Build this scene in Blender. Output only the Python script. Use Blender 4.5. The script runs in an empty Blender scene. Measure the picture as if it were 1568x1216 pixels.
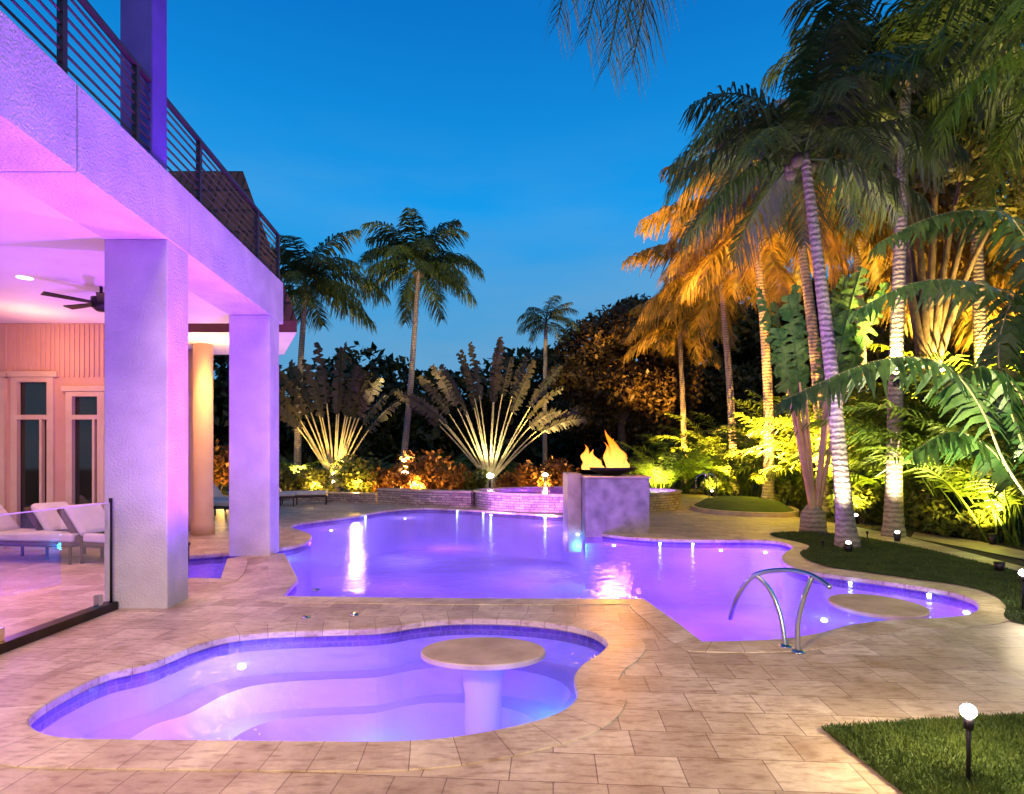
import bpy, math, random
import numpy as np
from mathutils import Vector, geometry
from mathutils.geometry import delaunay_2d_cdt
random.seed(7); rng=np.random.default_rng(7)
F=900.0; H=1.6; CX=784.0; HY=700.0
def G(px,py,z=0.0):
    d=F*(H-z)/(py-HY); return ((px-CX)/F*d, d, z)
def P(px,py,d): return ((px-CX)/F*d, d, H+(HY-py)/F*d)
def G2(px,py): g=G(px,py); return (g[0],g[1])
scene=bpy.context.scene; COL=scene.collection

# ---------------------------------------------------------------- materials
def newmat(name):
    m=bpy.data.materials.new(name); m.use_nodes=True
    nt=m.node_tree; nt.nodes.clear()
    out=nt.nodes.new('ShaderNodeOutputMaterial'); return m,nt,out
def N(nt,t,**kw):
    n=nt.nodes.new(t)
    for k,v in kw.items():
        if k in n.inputs: n.inputs[k].default_value=v
        else: setattr(n,k,v)
    return n
def L(nt,a,b): nt.links.new(a,b)
def c4(c): return (c[0],c[1],c[2],1.0)
def noise_mat(name,c1,c2,scale=4,rough=0.7,bump=0.2,bscale=None,metal=0.0,detail=6,spec=0.4,dist=0.02):
    m,nt,out=newmat(name)
    tc=N(nt,'ShaderNodeTexCoord'); no=N(nt,'ShaderNodeTexNoise',Scale=scale,Detail=detail)
    L(nt,tc.outputs['Object'],no.inputs['Vector'])
    r=N(nt,'ShaderNodeValToRGB'); r.color_ramp.elements[0].position=0.32; r.color_ramp.elements[1].position=0.68
    r.color_ramp.elements[0].color=c4(c1); r.color_ramp.elements[1].color=c4(c2)
    L(nt,no.outputs['Fac'],r.inputs['Fac'])
    b=N(nt,'ShaderNodeBsdfPrincipled',Roughness=rough,Metallic=metal); b.inputs['Specular IOR Level'].default_value=spec
    L(nt,r.outputs['Color'],b.inputs['Base Color'])
    if bump>0:
        n2=N(nt,'ShaderNodeTexNoise',Scale=bscale or scale*6,Detail=5); L(nt,tc.outputs['Object'],n2.inputs['Vector'])
        bp=N(nt,'ShaderNodeBump',Strength=bump,Distance=dist); L(nt,n2.outputs['Fac'],bp.inputs['Height']); L(nt,bp.outputs['Normal'],b.inputs['Normal'])
    L(nt,b.outputs['BSDF'],out.inputs['Surface']); return m
def leaf_mat(name,c1,c2,scale=1.2,transl=0.3,rough=0.45):
    m,nt,out=newmat(name)
    tc=N(nt,'ShaderNodeTexCoord'); no=N(nt,'ShaderNodeTexNoise',Scale=scale,Detail=4); no.inputs['Roughness'].default_value=0.75
    L(nt,tc.outputs['Object'],no.inputs['Vector'])
    r=N(nt,'ShaderNodeValToRGB'); r.color_ramp.elements[0].position=0.36; r.color_ramp.elements[1].position=0.64
    r.color_ramp.elements[0].color=c4(c1); r.color_ramp.elements[1].color=c4(c2)
    L(nt,no.outputs['Fac'],r.inputs['Fac'])
    b=N(nt,'ShaderNodeBsdfPrincipled',Roughness=rough); b.inputs['Specular IOR Level'].default_value=0.3
    t=N(nt,'ShaderNodeBsdfTranslucent'); mx=N(nt,'ShaderNodeMixShader',Fac=transl)
    L(nt,r.outputs['Color'],b.inputs['Base Color']); L(nt,r.outputs['Color'],t.inputs['Color'])
    L(nt,b.outputs['BSDF'],mx.inputs[1]); L(nt,t.outputs['BSDF'],mx.inputs[2]); L(nt,mx.outputs[0],out.inputs['Surface']); return m
def emis(name,col,s):
    m,nt,out=newmat(name); e=N(nt,'ShaderNodeEmission',Strength=s); e.inputs['Color'].default_value=c4(col)
    L(nt,e.outputs[0],out.inputs['Surface']); m.cycles.emission_sampling='NONE'; return m
def brick_mat(name,c1,c2,mort,bw,rh,ms,rot=0.0,uv=False,rough=0.5,bump=0.3,veins=True,offset=0.5,pits=0.5):
    m,nt,out=newmat(name)
    tc=N(nt,'ShaderNodeTexCoord'); mp=N(nt,'ShaderNodeMapping'); mp.inputs['Rotation'].default_value=(0,0,rot)
    L(nt,tc.outputs['UV' if uv else 'Object'],mp.inputs['Vector'])
    br=N(nt,'ShaderNodeTexBrick',Scale=1.0); br.offset=offset; br.squash=0.6; br.squash_frequency=3
    br.inputs['Brick Width'].default_value=bw; br.inputs['Row Height'].default_value=rh; br.inputs['Mortar Size'].default_value=ms
    br.inputs['Color1'].default_value=c4(c1); br.inputs['Color2'].default_value=c4(c2); br.inputs['Mortar'].default_value=c4(mort); br.inputs['Mortar Smooth'].default_value=0.3
    L(nt,mp.outputs[0],br.inputs['Vector'])
    no=N(nt,'ShaderNodeTexNoise',Scale=2.6,Detail=9); no.inputs['Roughness'].default_value=0.74; L(nt,tc.outputs['Object'],no.inputs['Vector'])
    r=N(nt,'ShaderNodeValToRGB'); r.color_ramp.elements[0].position=0.32; r.color_ramp.elements[1].position=0.68
    r.color_ramp.elements[0].color=(0.62,0.52,0.44,1); r.color_ramp.elements[1].color=(1.12,1.14,1.12,1)
    L(nt,no.outputs['Fac'],r.inputs['Fac'])
    mx=N(nt,'ShaderNodeMixRGB',blend_type='MULTIPLY'); mx.inputs[0].default_value=1.0 if veins else 0.5
    L(nt,br.outputs['Color'],mx.inputs[1]); L(nt,r.outputs['Color'],mx.inputs[2])
    n3=N(nt,'ShaderNodeTexNoise',Scale=26.0,Detail=6); mp3=N(nt,'ShaderNodeMapping'); mp3.inputs['Scale'].default_value=(0.3,1,1)
    L(nt,tc.outputs['Object'],mp3.inputs[0]); L(nt,mp3.outputs[0],n3.inputs['Vector'])
    r3=N(nt,'ShaderNodeValToRGB'); r3.color_ramp.elements[0].position=0.30; r3.color_ramp.elements[1].position=0.50
    r3.color_ramp.elements[0].color=(0.5,0.38,0.30,1); r3.color_ramp.elements[1].color=(1,1,1,1); L(nt,n3.outputs['Fac'],r3.inputs['Fac'])
    mx3=N(nt,'ShaderNodeMixRGB',blend_type='MULTIPLY'); mx3.inputs[0].default_value=pits
    L(nt,mx.outputs[0],mx3.inputs[1]); L(nt,r3.outputs[0],mx3.inputs[2])
    b=N(nt,'ShaderNodeBsdfPrincipled',Roughness=rough); L(nt,mx3.outputs[0],b.inputs['Base Color'])
    rr=N(nt,'ShaderNodeMapRange'); rr.inputs['To Min'].default_value=rough-0.15; rr.inputs['To Max'].default_value=rough+0.25
    L(nt,no.outputs['Fac'],rr.inputs['Value']); L(nt,rr.outputs[0],b.inputs['Roughness'])
    ma=N(nt,'ShaderNodeMath',operation='SUBTRACT'); L(nt,n3.outputs['Fac'],ma.inputs[0]); L(nt,br.outputs['Fac'],ma.inputs[1])
    bp=N(nt,'ShaderNodeBump',Strength=bump,Distance=0.006); L(nt,ma.outputs[0],bp.inputs['Height']); L(nt,bp.outputs[0],b.inputs['Normal'])
    L(nt,b.outputs[0],out.inputs['Surface']); return m

M_stucco=noise_mat('white_stucco',(0.60,0.56,0.64),(0.76,0.72,0.78),2.5,0.85,0.7,45,dist=0.03)
M_ceil=noise_mat('ceiling_paint',(0.76,0.72,0.74),(0.82,0.79,0.8),1.5,0.7,0.05,20)
M_shadestucco=noise_mat('stucco_violet_shade',(0.10,0.06,0.34),(0.15,0.09,0.44),2.5,0.7,0.4,45)  # blue-violet evening shade put into the pillar's base colour
M_deck=brick_mat('travertine_deck',(0.80,0.68,0.50),(0.53,0.41,0.29),(0.28,0.19,0.13),0.44,0.29,0.0035,rot=0.07,bump=0.3,rough=0.40,pits=0.7)
M_cop=brick_mat('travertine_coping',(0.80,0.69,0.51),(0.62,0.49,0.35),(0.30,0.21,0.15),0.40,2.0,0.003,uv=True,offset=0.0,bump=0.3,rough=0.38,pits=0.7)
M_wtile=brick_mat('waterline_mosaic',(0.10,0.06,0.30),(0.20,0.10,0.42),(0.3,0.25,0.5),0.10,0.05,0.004,uv=True,rough=0.25)
M_plaster=noise_mat('pool_plaster',(0.54,0.54,0.70),(0.74,0.74,0.86),0.8,0.7,0.05)
M_ledge=brick_mat('stacked_stone',(0.66,0.54,0.46),(0.30,0.23,0.24),(0.06,0.045,0.055),0.30,0.075,0.008,uv=True,rough=0.6,bump=1.0)
M_pillar=noise_mat('limestone_block',(0.20,0.17,0.16),(0.44,0.36,0.32),3.5,0.55,0.2)
M_trav=noise_mat('travertine_cap',(0.42,0.30,0.19),(0.62,0.47,0.32),3.5,0.45,0.2)
M_grass=leaf_mat('lawn_grass',(0.03,0.06,0.010),(0.08,0.12,0.02),3.0,0.2,0.6)
M_soil=noise_mat('lawn_soil',(0.018,0.04,0.008),(0.045,0.075,0.013),2.5,0.95,0.5)
M_ground=noise_mat('mulch_ground',(0.02,0.016,0.01),(0.05,0.04,0.022),1.2,0.95,0.6)
M_steel=noise_mat('brushed_steel',(0.5,0.5,0.52),(0.6,0.6,0.62),5,0.18,0.0,metal=1.0)
M_dark=noise_mat('dark_bronze_metal',(0.02,0.015,0.018),(0.04,0.03,0.035),5,0.4,0.0,metal=0.6)
M_rail=noise_mat('rail_paint',(0.03,0.012,0.02),(0.05,0.02,0.03),5,0.4,0.0)
M_frame=noise_mat('cream_frame',(0.60,0.46,0.30),(0.68,0.54,0.38),3,0.5,0.05)
M_cream=noise_mat('cream_column',(0.66,0.46,0.26),(0.74,0.54,0.32),2,0.7,0.15)
M_siding=noise_mat('siding',(0.58,0.36,0.26),(0.64,0.42,0.31),2,0.6,0.05)
M_wicker=noise_mat('wicker',(0.05,0.03,0.02),(0.1,0.06,0.04),30,0.6,0.5,120)
M_cush=noise_mat('cushion_fabric',(0.60,0.58,0.56),(0.72,0.70,0.68),3,0.9,0.15,60)
M_rooft=brick_mat('roof_tile',(0.22,0.08,0.06),(0.12,0.045,0.04),(0.03,0.01,0.01),0.3,0.33,0.02,rough=0.7,bump=1.0)
M_fascia=noise_mat('fascia',(0.12,0.03,0.04),(0.18,0.05,0.06),3,0.6,0.05)
M_bark=noise_mat('bark',(0.06,0.045,0.03),(0.15,0.11,0.08),4,0.9,0.8,20)
M_trunk,nt,out=newmat('palm_trunk')
tc=N(nt,'ShaderNodeTexCoord'); wv=N(nt,'ShaderNodeTexWave',Scale=3.2,Distortion=4.0,Detail=4); wv.bands_direction='Z'; wv.inputs['Detail Scale'].default_value=3.0; L(nt,tc.outputs['Object'],wv.inputs[0])
no=N(nt,'ShaderNodeTexNoise',Scale=11.0,Detail=8); no.inputs['Roughness'].default_value=0.7; L(nt,tc.outputs['Object'],no.inputs[0])
mm=N(nt,'ShaderNodeMixRGB'); mm.inputs[0].default_value=0.3; L(nt,no.outputs['Fac'],mm.inputs[1]); L(nt,wv.outputs['Fac'],mm.inputs[2])
r=N(nt,'ShaderNodeValToRGB'); r.color_ramp.elements[0].position=0.2; r.color_ramp.elements[1].position=0.75; r.color_ramp.elements[0].color=(0.12,0.09,0.07,1); r.color_ramp.elements[1].color=(0.42,0.35,0.28,1); L(nt,mm.outputs[0],r.inputs[0])
b=N(nt,'ShaderNodeBsdfPrincipled',Roughness=0.9); L(nt,r.outputs[0],b.inputs['Base Color']); bp=N(nt,'ShaderNodeBump',Strength=0.9,Distance=0.04); L(nt,mm.outputs[0],bp.inputs['Height']); L(nt,bp.outputs[0],b.inputs['Normal']); L(nt,b.outputs[0],out.inputs[0])
M_palm=leaf_mat('palm_leaf',(0.025,0.055,0.02),(0.08,0.12,0.03),1.5)
M_palmlit=leaf_mat('palm_leaf_uplit',(0.15,0.13,0.02),(0.40,0.25,0.05),1.2,0.45)  # orange uplight glow painted into the leaf colour
M_areca=leaf_mat('areca_leaf',(0.05,0.11,0.012),(0.18,0.25,0.025),1.2,0.35)
M_trav_leaf=leaf_mat('traveller_leaf',(0.025,0.03,0.016),(0.08,0.065,0.04),0.8,0.2)
M_petiole=noise_mat('petiole',(0.42,0.36,0.14),(0.62,0.52,0.26),4,0.5,0.1)
M_petsalmon=noise_mat('petiole_salmon',(0.44,0.22,0.12),(0.60,0.36,0.2),4,0.5,0.1)
M_banana=leaf_mat('banana_leaf',(0.03,0.09,0.025),(0.15,0.24,0.06),2.0,0.35,0.3)
M_tree=leaf_mat('tree_leaf',(0.015,0.022,0.008),(0.06,0.065,0.015),0.6,0.25)
M_treefire=leaf_mat('tree_leaf_firelit',(0.035,0.028,0.012),(0.12,0.075,0.02),0.6,0.2)  # warm brown of the firelight painted into the leaf colour
M_treeo=leaf_mat('tree_leaf_olive',(0.05,0.06,0.012),(0.18,0.16,0.03),0.8,0.3)
M_croton=leaf_mat('croton_leaf',(0.14,0.05,0.015),(0.32,0.16,0.03),2.5,0.3)
M_shrub=leaf_mat('shrub_leaf',(0.05,0.08,0.015),(0.16,0.17,0.03),2.5,0.3)
M_glow=emis('lamp_glow',(1,0.88,0.66),28)
M_bulb=emis('bulb_glow',(1,0.92,0.74),80)
M_poolglow=emis('pool_lamp_lens',(0.45,0.65,1.0),22)
M_warmglow=emis('downlight_lens',(1,0.8,0.6),4)
M_flame,nt,out=newmat('gas_flame')
tc=N(nt,'ShaderNodeTexCoord'); sp=N(nt,'ShaderNodeSeparateXYZ'); L(nt,tc.outputs['Object'],sp.inputs[0])
mr=N(nt,'ShaderNodeMapRange'); mr.inputs['From Min'].default_value=1.35; mr.inputs['From Max'].default_value=1.95; L(nt,sp.outputs['Z'],mr.inputs['Value'])
r=N(nt,'ShaderNodeValToRGB'); r.color_ramp.elements[0].color=(1,0.42,0.07,1); r.color_ramp.elements[1].color=(1,0.16,0.008,1); L(nt,mr.outputs[0],r.inputs[0])
lw=N(nt,'ShaderNodeLayerWeight',Blend=0.4); m2=N(nt,'ShaderNodeMath',operation='MULTIPLY_ADD'); m2.inputs[1].default_value=-2.8; m2.inputs[2].default_value=3.8
L(nt,lw.outputs['Facing'],m2.inputs[0])
e=N(nt,'ShaderNodeEmission'); L(nt,m2.outputs[0],e.inputs['Strength']); L(nt,r.outputs[0],e.inputs[0]); L(nt,e.outputs[0],out.inputs[0]); M_flame.cycles.emission_sampling='NONE'
M_glass,nt,out=newmat('clear_glass'); t=N(nt,'ShaderNodeBsdfTransparent'); t.inputs[0].default_value=(0.93,0.95,0.95,1)
g=N(nt,'ShaderNodeBsdfGlossy',Roughness=0.02); mx=N(nt,'ShaderNodeMixShader',Fac=0.22); L(nt,t.outputs[0],mx.inputs[1]); L(nt,g.outputs[0],mx.inputs[2]); L(nt,mx.outputs[0],out.inputs[0])
M_win=noise_mat('dark_window_glass',(0.01,0.012,0.01),(0.03,0.03,0.015),0.8,0.04,0.0,spec=0.8)
def water_mat(name,rough,bs,scale):
    m,nt,out=newmat(name); tc=N(nt,'ShaderNodeTexCoord')
    no=N(nt,'ShaderNodeTexNoise',Scale=scale,Detail=4); L(nt,tc.outputs['Object'],no.inputs[0])
    bp=N(nt,'ShaderNodeBump',Strength=bs,Distance=0.03); L(nt,no.outputs['Fac'],bp.inputs['Height'])
    fr=N(nt,'ShaderNodeFresnel',IOR=1.20); L(nt,bp.outputs[0],fr.inputs['Normal'])
    t=N(nt,'ShaderNodeBsdfTransparent'); t.inputs[0].default_value=(0.74,0.62,1,1)
    tr=N(nt,'ShaderNodeBsdfTranslucent'); tr.inputs[0].default_value=(0.66,0.55,0.95,1)
    m1=N(nt,'ShaderNodeMixShader',Fac=0.18); L(nt,t.outputs[0],m1.inputs[1]); L(nt,tr.outputs[0],m1.inputs[2])
    g=N(nt,'ShaderNodeBsdfGlossy',Roughness=rough); L(nt,bp.outputs[0],g.inputs['Normal'])
    mx=N(nt,'ShaderNodeMixShader'); L(nt,fr.outputs[0],mx.inputs[0]); L(nt,m1.outputs[0],mx.inputs[1]); L(nt,g.outputs[0],mx.inputs[2])
    L(nt,mx.outputs[0],out.inputs[0]); return m
M_water=water_mat('pool_water',0.06,0.7,7.0)

# ---------------------------------------------------------------- mesh helpers
def add(o,parent=None):
    COL.objects.link(o)
    if parent: o.parent=parent
    return o
def empty(name):
    o=bpy.data.objects.new(name,None); o.empty_display_size=0.2; COL.objects.link(o); return o
def mesh(name,v,f,mat,parent=None,smooth=False,bevel=0.0):
    me=bpy.data.meshes.new(name); me.from_pydata([tuple(x) for x in v],[],f); me.update()
    if mat: me.materials.append(mat)
    if smooth: me.polygons.foreach_set('use_smooth',[True]*len(me.polygons))
    o=bpy.data.objects.new(name,me); add(o,parent)
    if bevel>0:
        b=o.modifiers.new('bevel','BEVEL'); b.width=bevel; b.segments=2; b.limit_method='ANGLE'
    return o
def npmesh(name,V,Q,mat,parent=None,link=True):
    V=np.asarray(V,dtype=np.float32); Q=np.asarray(Q,dtype=np.int32)
    me=bpy.data.meshes.new(name); me.vertices.add(len(V)); me.vertices.foreach_set('co',V.ravel())
    me.loops.add(Q.size); me.loops.foreach_set('vertex_index',Q.ravel())
    me.polygons.add(len(Q)); me.polygons.foreach_set('loop_start',np.arange(0,Q.size,4,dtype=np.int32))
    me.polygons.foreach_set('loop_total',np.full(len(Q),4,dtype=np.int32)); me.update(calc_edges=True); me.validate()
    me.materials.append(mat)
    if not link: return me
    return add(bpy.data.objects.new(name,me),parent)
def prism(name,pts,z0,z1,mat,parent=None,bevel=0.0):
    a=sum(pts[i][0]*pts[(i+1)%len(pts)][1]-pts[(i+1)%len(pts)][0]*pts[i][1] for i in range(len(pts)))
    if a<0: pts=pts[::-1]
    n=len(pts); v=[(x,y,z0) for x,y in pts]+[(x,y,z1) for x,y in pts]
    f=[tuple(range(n-1,-1,-1)),tuple(range(n,2*n))]+[(i,(i+1)%n,n+(i+1)%n,n+i) for i in range(n)]
    return mesh(name,v,f,mat,parent,bevel=bevel)
def box(name,x0,x1,y0,y1,z0,z1,mat,parent=None,bevel=0.0):
    return prism(name,[(x0,y0),(x1,y0),(x1,y1),(x0,y1)],z0,z1,mat,parent,bevel)
def smoothpath(pts,n=10,closed=False):
    P_=[Vector(p) for p in pts]; m=len(P_); out=[]
    rngi=range(m if closed else m-1)
    for i in rngi:
        if closed: a,b,c,d=P_[(i-1)%m],P_[i],P_[(i+1)%m],P_[(i+2)%m]
        else: a,b,c,d=P_[max(i-1,0)],P_[i],P_[i+1],P_[min(i+2,m-1)]
        for k in range(n):
            t=k/n; out.append(0.5*((2*b)+(c-a)*t+(2*a-5*b+4*c-d)*t*t+(3*b-a-3*c+d)*t**3))
    if not closed: out.append(P_[-1])
    return out
def tube_arrays(path,radii,seg=10):
    path=[Vector(p) for p in path]; n=len(path); V=[];Q=[]
    for i,p in enumerate(path):
        t=(path[min(i+1,n-1)]-path[max(i-1,0)]).normalized()
        a=t.cross(Vector((1,0.01,0)) if abs(t.x)<0.9 else Vector((0,1,0))).normalized(); b=t.cross(a)
        r_=radii[i] if hasattr(radii,'__len__') else radii
        for k in range(seg):
            an=2*math.pi*k/seg; V.append(p+a*math.cos(an)*r_+b*math.sin(an)*r_)
    for i in range(n-1):
        for k in range(seg):
            Q.append((i*seg+k,i*seg+(k+1)%seg,(i+1)*seg+(k+1)%seg,(i+1)*seg+k))
    return V,Q
def tube(name,path,radii,mat,parent=None,seg=10):
    V,Q=tube_arrays(path,radii,seg); n=len(path)
    Q=list(Q)+[tuple(range(seg-1,-1,-1)),tuple(range((n-1)*seg,n*seg))]
    return mesh(name,V,Q,mat,parent,smooth=True)
def join(objs,name,parent=None):
    bpy.ops.object.select_all(action='DESELECT')
    for o in objs: o.select_set(True)
    bpy.context.view_layer.objects.active=objs[0]; bpy.ops.object.join(); objs[0].name=name; return objs[0]
def sphere(name,c,r,mat,parent=None,sc=(1,1,1),seg=16):
    V=[];Fc=[];rg=seg//2
    for i in range(rg+1):
        th=math.pi*i/rg
        for k in range(seg):
            ph=2*math.pi*k/seg; V.append((c[0]+r*sc[0]*math.sin(th)*math.cos(ph),c[1]+r*sc[1]*math.sin(th)*math.sin(ph),c[2]+r*sc[2]*math.cos(th)))
    for i in range(rg):
        for k in range(seg): Fc.append((i*seg+k,(i+1)*seg+k,(i+1)*seg+(k+1)%seg,i*seg+(k+1)%seg))
    return mesh(name,V,Fc,mat,parent,smooth=True)
def inpoly(p,poly):
    x,y=p[0],p[1]; c=False; n=len(poly)
    for i in range(n):
        x1,y1=poly[i][0],poly[i][1]; x2,y2=poly[i-1][0],poly[i-1][1]
        if (y1>y)!=(y2>y) and x<(x2-x1)*(y-y1)/(y2-y1)+x1: c=not c
    return c
def fill(name,loops,z,mat,parent=None):
    vs=[];ed=[]
    for lp in loops:
        b=len(vs); n=len(lp); vs+=[Vector((p[0],p[1])) for p in lp]; ed+=[(b+i,b+(i+1)%n) for i in range(n)]
    r_=delaunay_2d_cdt(vs,ed,[],0,1e-6); v2=r_[0]; fs=[]
    for t in r_[2]:
        c=sum((v2[i] for i in t),Vector((0,0)))/len(t)
        if inpoly(c,loops[0]) and not any(inpoly(c,h) for h in loops[1:]):
            a,b,d=v2[t[0]],v2[t[1]],v2[t[2]]
            fs.append(tuple(t) if (b-a).cross(d-a)>0 else tuple(t)[::-1])
    return mesh(name,[(p.x,p.y,z) for p in v2],fs,mat,parent)
def lamp(name,kind,loc,col,energy,parent=None,size=0.1,target=None,angle=60,blend=0.6):
    l=bpy.data.lights.new(name,kind); l.color=col; l.energy=energy
    if kind in('POINT','SPOT'): l.shadow_soft_size=size
    if kind=='SPOT': l.spot_size=math.radians(angle); l.spot_blend=blend
    if kind=='AREA': l.size=size
    o=bpy.data.objects.new(name,l); o.location=loc
    if target is not None:
        o.rotation_euler=(Vector(target)-Vector(loc)).to_track_quat('-Z','Y').to_euler()
    return add(o,parent)

# ---------------------------------------------------------------- pools
def ccw(p):
    a=sum(p[i][0]*p[(i+1)%len(p)][1]-p[(i+1)%len(p)][0]*p[i][1] for i in range(len(p)))
    return p if a>0 else p[::-1]
def outline(runs,n=6):
    out=[]
    for r_ in runs:
        s=smoothpath([(*G2(*p),0) for p in r_],n); out+= [(q.x,q.y) for q in s[:-1]]
    return out
spa_px=[(38,1105),(60,1084),(110,1055),(165,1031),(225,1017),(262,1003),(300,988),(350,975),(420,968),(500,965),(580,962),(640,953),(700,948),(780,949),(850,955),(900,965),(925,977),(933,989),(920,1003),(897,1018),(884,1035),(885,1050),(889,1065),(878,1081),(850,1097),(800,1112),(740,1124),(680,1133),(600,1138),(500,1138),(400,1137),(300,1136),(200,1135),(130,1134),(80,1130),(48,1120)]
sp_=smoothpath([(*G2(*p),0) for p in spa_px],4,closed=True); SPA=ccw([(q.x,q.y) for q in sp_])
MAIN=ccw(outline([
 [(430,914),(700,917),(985,918)],
 [(985,918),(1030,950),(1075,984)],
 [(1075,984),(1180,981),(1250,972),(1300,959),(1360,951),(1430,948),(1480,943),(1501,934),(1496,921),(1465,909),(1420,900),(1350,890),(1290,882),(1240,875),(1212,867),(1199,856),(1204,846),(1216,838),(1195,830),(1150,827),(1080,827),(1000,825),(940,820),(897,813)],
 [(897,813),(890,800),(870,790)],
 [(870,790),(800,786),(723,781)],
 [(723,781),(650,778),(590,782),(545,790),(490,797),(455,802),(445,808),(466,815),(476,822),(462,832),(430,839),(370,845),(290,851),(200,856)],
 [(200,856),(190,870),(200,886)],
 [(200,886),(280,886),(340,887)],
 [(340,887),(346,868),(350,856)],
 [(350,856),(390,850),(434,848)],
 [(434,848),(444,868),(454,888)],
 [(454,888),(442,900),(430,914)]],5))
def normals2(p):
    n=len(p); out=[]
    for i in range(n):
        a=Vector(p[i])-Vector(p[i-1]); b=Vector(p[(i+1)%n])-Vector(p[i])
        a=a.normalized() if a.length>1e-6 else b.normalized(); b=b.normalized() if b.length>1e-6 else a
        t=(a+b); t=t.normalized() if t.length>1e-5 else a; out.append((t.y,-t.x))
    return out
def arcl(p):
    s=[0]
    for i in range(len(p)): s.append(s[-1]+(Vector(p[(i+1)%len(p)])-Vector(p[i])).length)
    return s
def strip(name,rings,mat,parent,pts,smooth=False,flip=False):
    n=len(pts); s=arcl(pts); v=[q for r_ in rings for q in r_]; f=[]; uvs=[]
    acc=[0]
    for k in range(1,len(rings)): acc.append(acc[-1]+(Vector(rings[k][0])-Vector(rings[k-1][0])).length)
    for k in range(len(rings)-1):
        for i in range(n):
            j=(i+1)%n; q=(k*n+i,k*n+j,(k+1)*n+j,(k+1)*n+i); u=[(s[i],acc[k]),(s[i+1],acc[k]),(s[i+1],acc[k+1]),(s[i],acc[k+1])]
            if flip: q=q[::-1]; u=u[::-1]
            f.append(q); uvs+=u
    o=mesh(name,v,f,mat,parent,smooth); uv=o.data.uv_layers.new(name='UV')
    for i,u in enumerate(uvs): uv.data[i].uv=u
    return o
def pool(name,pts,wz,fz,ledge=None,copw=0.30,opz=0.0,cop=True):
    e=empty(name); nr=normals2(pts)
    R=lambda off,z:[(p[0]+m[0]*off,p[1]+m[1]*off,z) for p,m in zip(pts,nr)]
    sm=[]; n=len(pts); W=7
    for i in range(n):
        v=Vector((0,0)); 
        for k in range(-W,W+1): v+=Vector(nr[(i+k)%n])
        sm.append(v.normalized())
    RS=lambda off,z:[(p[0]+m[0]*off,p[1]+m[1]*off,z) for p,m in zip(pts,sm)]
    if cop: strip('coping',[R(-0.02,opz-0.05),R(-0.02,opz+0.0),R(-0.008,opz+0.008),RS(copw,opz+0.008),RS(copw+0.002,opz+0.001)],M_cop,e,pts)
    strip('waterline_tiles',[R(0,opz-0.16),R(0,opz-0.001)],M_wtile,e,pts,flip=True)
    if ledge:
        sc,lz=ledge; cx=sum(p[0] for p in pts)/len(pts); cy=sum(p[1] for p in pts)/len(pts)
        def inn(s): return [(cx+(p[0]-cx)*s,cy+(p[1]-cy)*s) for p in pts]
        I=lambda s,z:[(p[0],p[1],z) for p in inn(s)]
        strip('basin_wall',[R(0,opz-0.16),R(0,lz),I(sc,lz),I(sc,lz-0.25),I(sc-0.14,lz-0.25),I(sc-0.14,fz)],M_plaster,e,pts)
        fill('basin_floor',[inn(sc-0.14)],fz,M_plaster,e)
    else:
        strip('basin_wall',[R(0,opz-0.16),R(0,fz)],M_plaster,e,pts)
        fill('basin_floor',[pts],fz,M_plaster,e)
    fill('water',[R(-0.002,0)],wz,M_water,e)
    return e
spa=pool('spa_pool',SPA,-0.07,-1.0,(0.82,-0.38))
mainp=pool('swimming_pool',MAIN,-0.07,-1.25)
VIO=(0.30,0.075,1.0)
def poollamp(px,py,e,parent,col=VIO,dz=-0.35,off=(0,0),lens=True):
    x,y=G2(px,py)
    x+=off[0]; y+=off[1]
    if lens: sphere('pool_lamp_lens',(x,y,-0.075-0.02),0.035,M_poolglow,parent,(1,1,0.6),8)
    lamp('pool_lamp','POINT',(x,y,dz),col,e,parent,0.08)
poollamp(370,1003,11,spa,(0.28,0.40,1.0))
poollamp(570,1118,10,spa,(0.02,0.42,1.0),dz=-0.3,lens=False); poollamp(845,1082,10,spa,(0.02,0.42,1.0),lens=False,dz=-0.25)
poollamp(200,1095,22,spa,VIO,lens=False); poollamp(480,1060,36,spa,VIO,lens=False,dz=-0.6); poollamp(300,1065,13,spa,(0.36,0.2,1),lens=False,dz=-0.6); poollamp(780,1045,13,spa,VIO,lens=False,dz=-0.6)
K=0.72
for px,py,e_,c in [(620,789,110,(0.34,0.25,1)),(507,806,60,VIO),(835,800,110,(0.34,0.25,1)),(437,850,50,(0.08,0.38,1)),(885,812,40,(0.03,0.5,1)),(940,828,55,VIO),(1104,835,70,VIO),(1262,936,12,(0.02,0.48,1)),(1480,925,9,(0.6,0.08,0.9)),(1172,838,30,VIO)]:
    poollamp(px,py,e_*K,mainp,c)
for px,py,e_ in [(600,890,100),(800,885,110),(1010,890,60),(1140,945,48),(1320,900,14),(1420,925,8),(690,835,240),(1050,850,90),(320,868,22)]:
    poollamp(px,py,e_*K,mainp,VIO,dz=-0.6,lens=False)
for px,py in [(560,788),(740,783),(1010,827),(1420,902),(1300,885),(700,780),(1060,828)]:
    x,y=G2(px,py); sphere('pool_lamp_lens',(x,y-0.03,-0.06),0.026,M_poolglow,mainp,(1,1,0.6),8)
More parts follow.
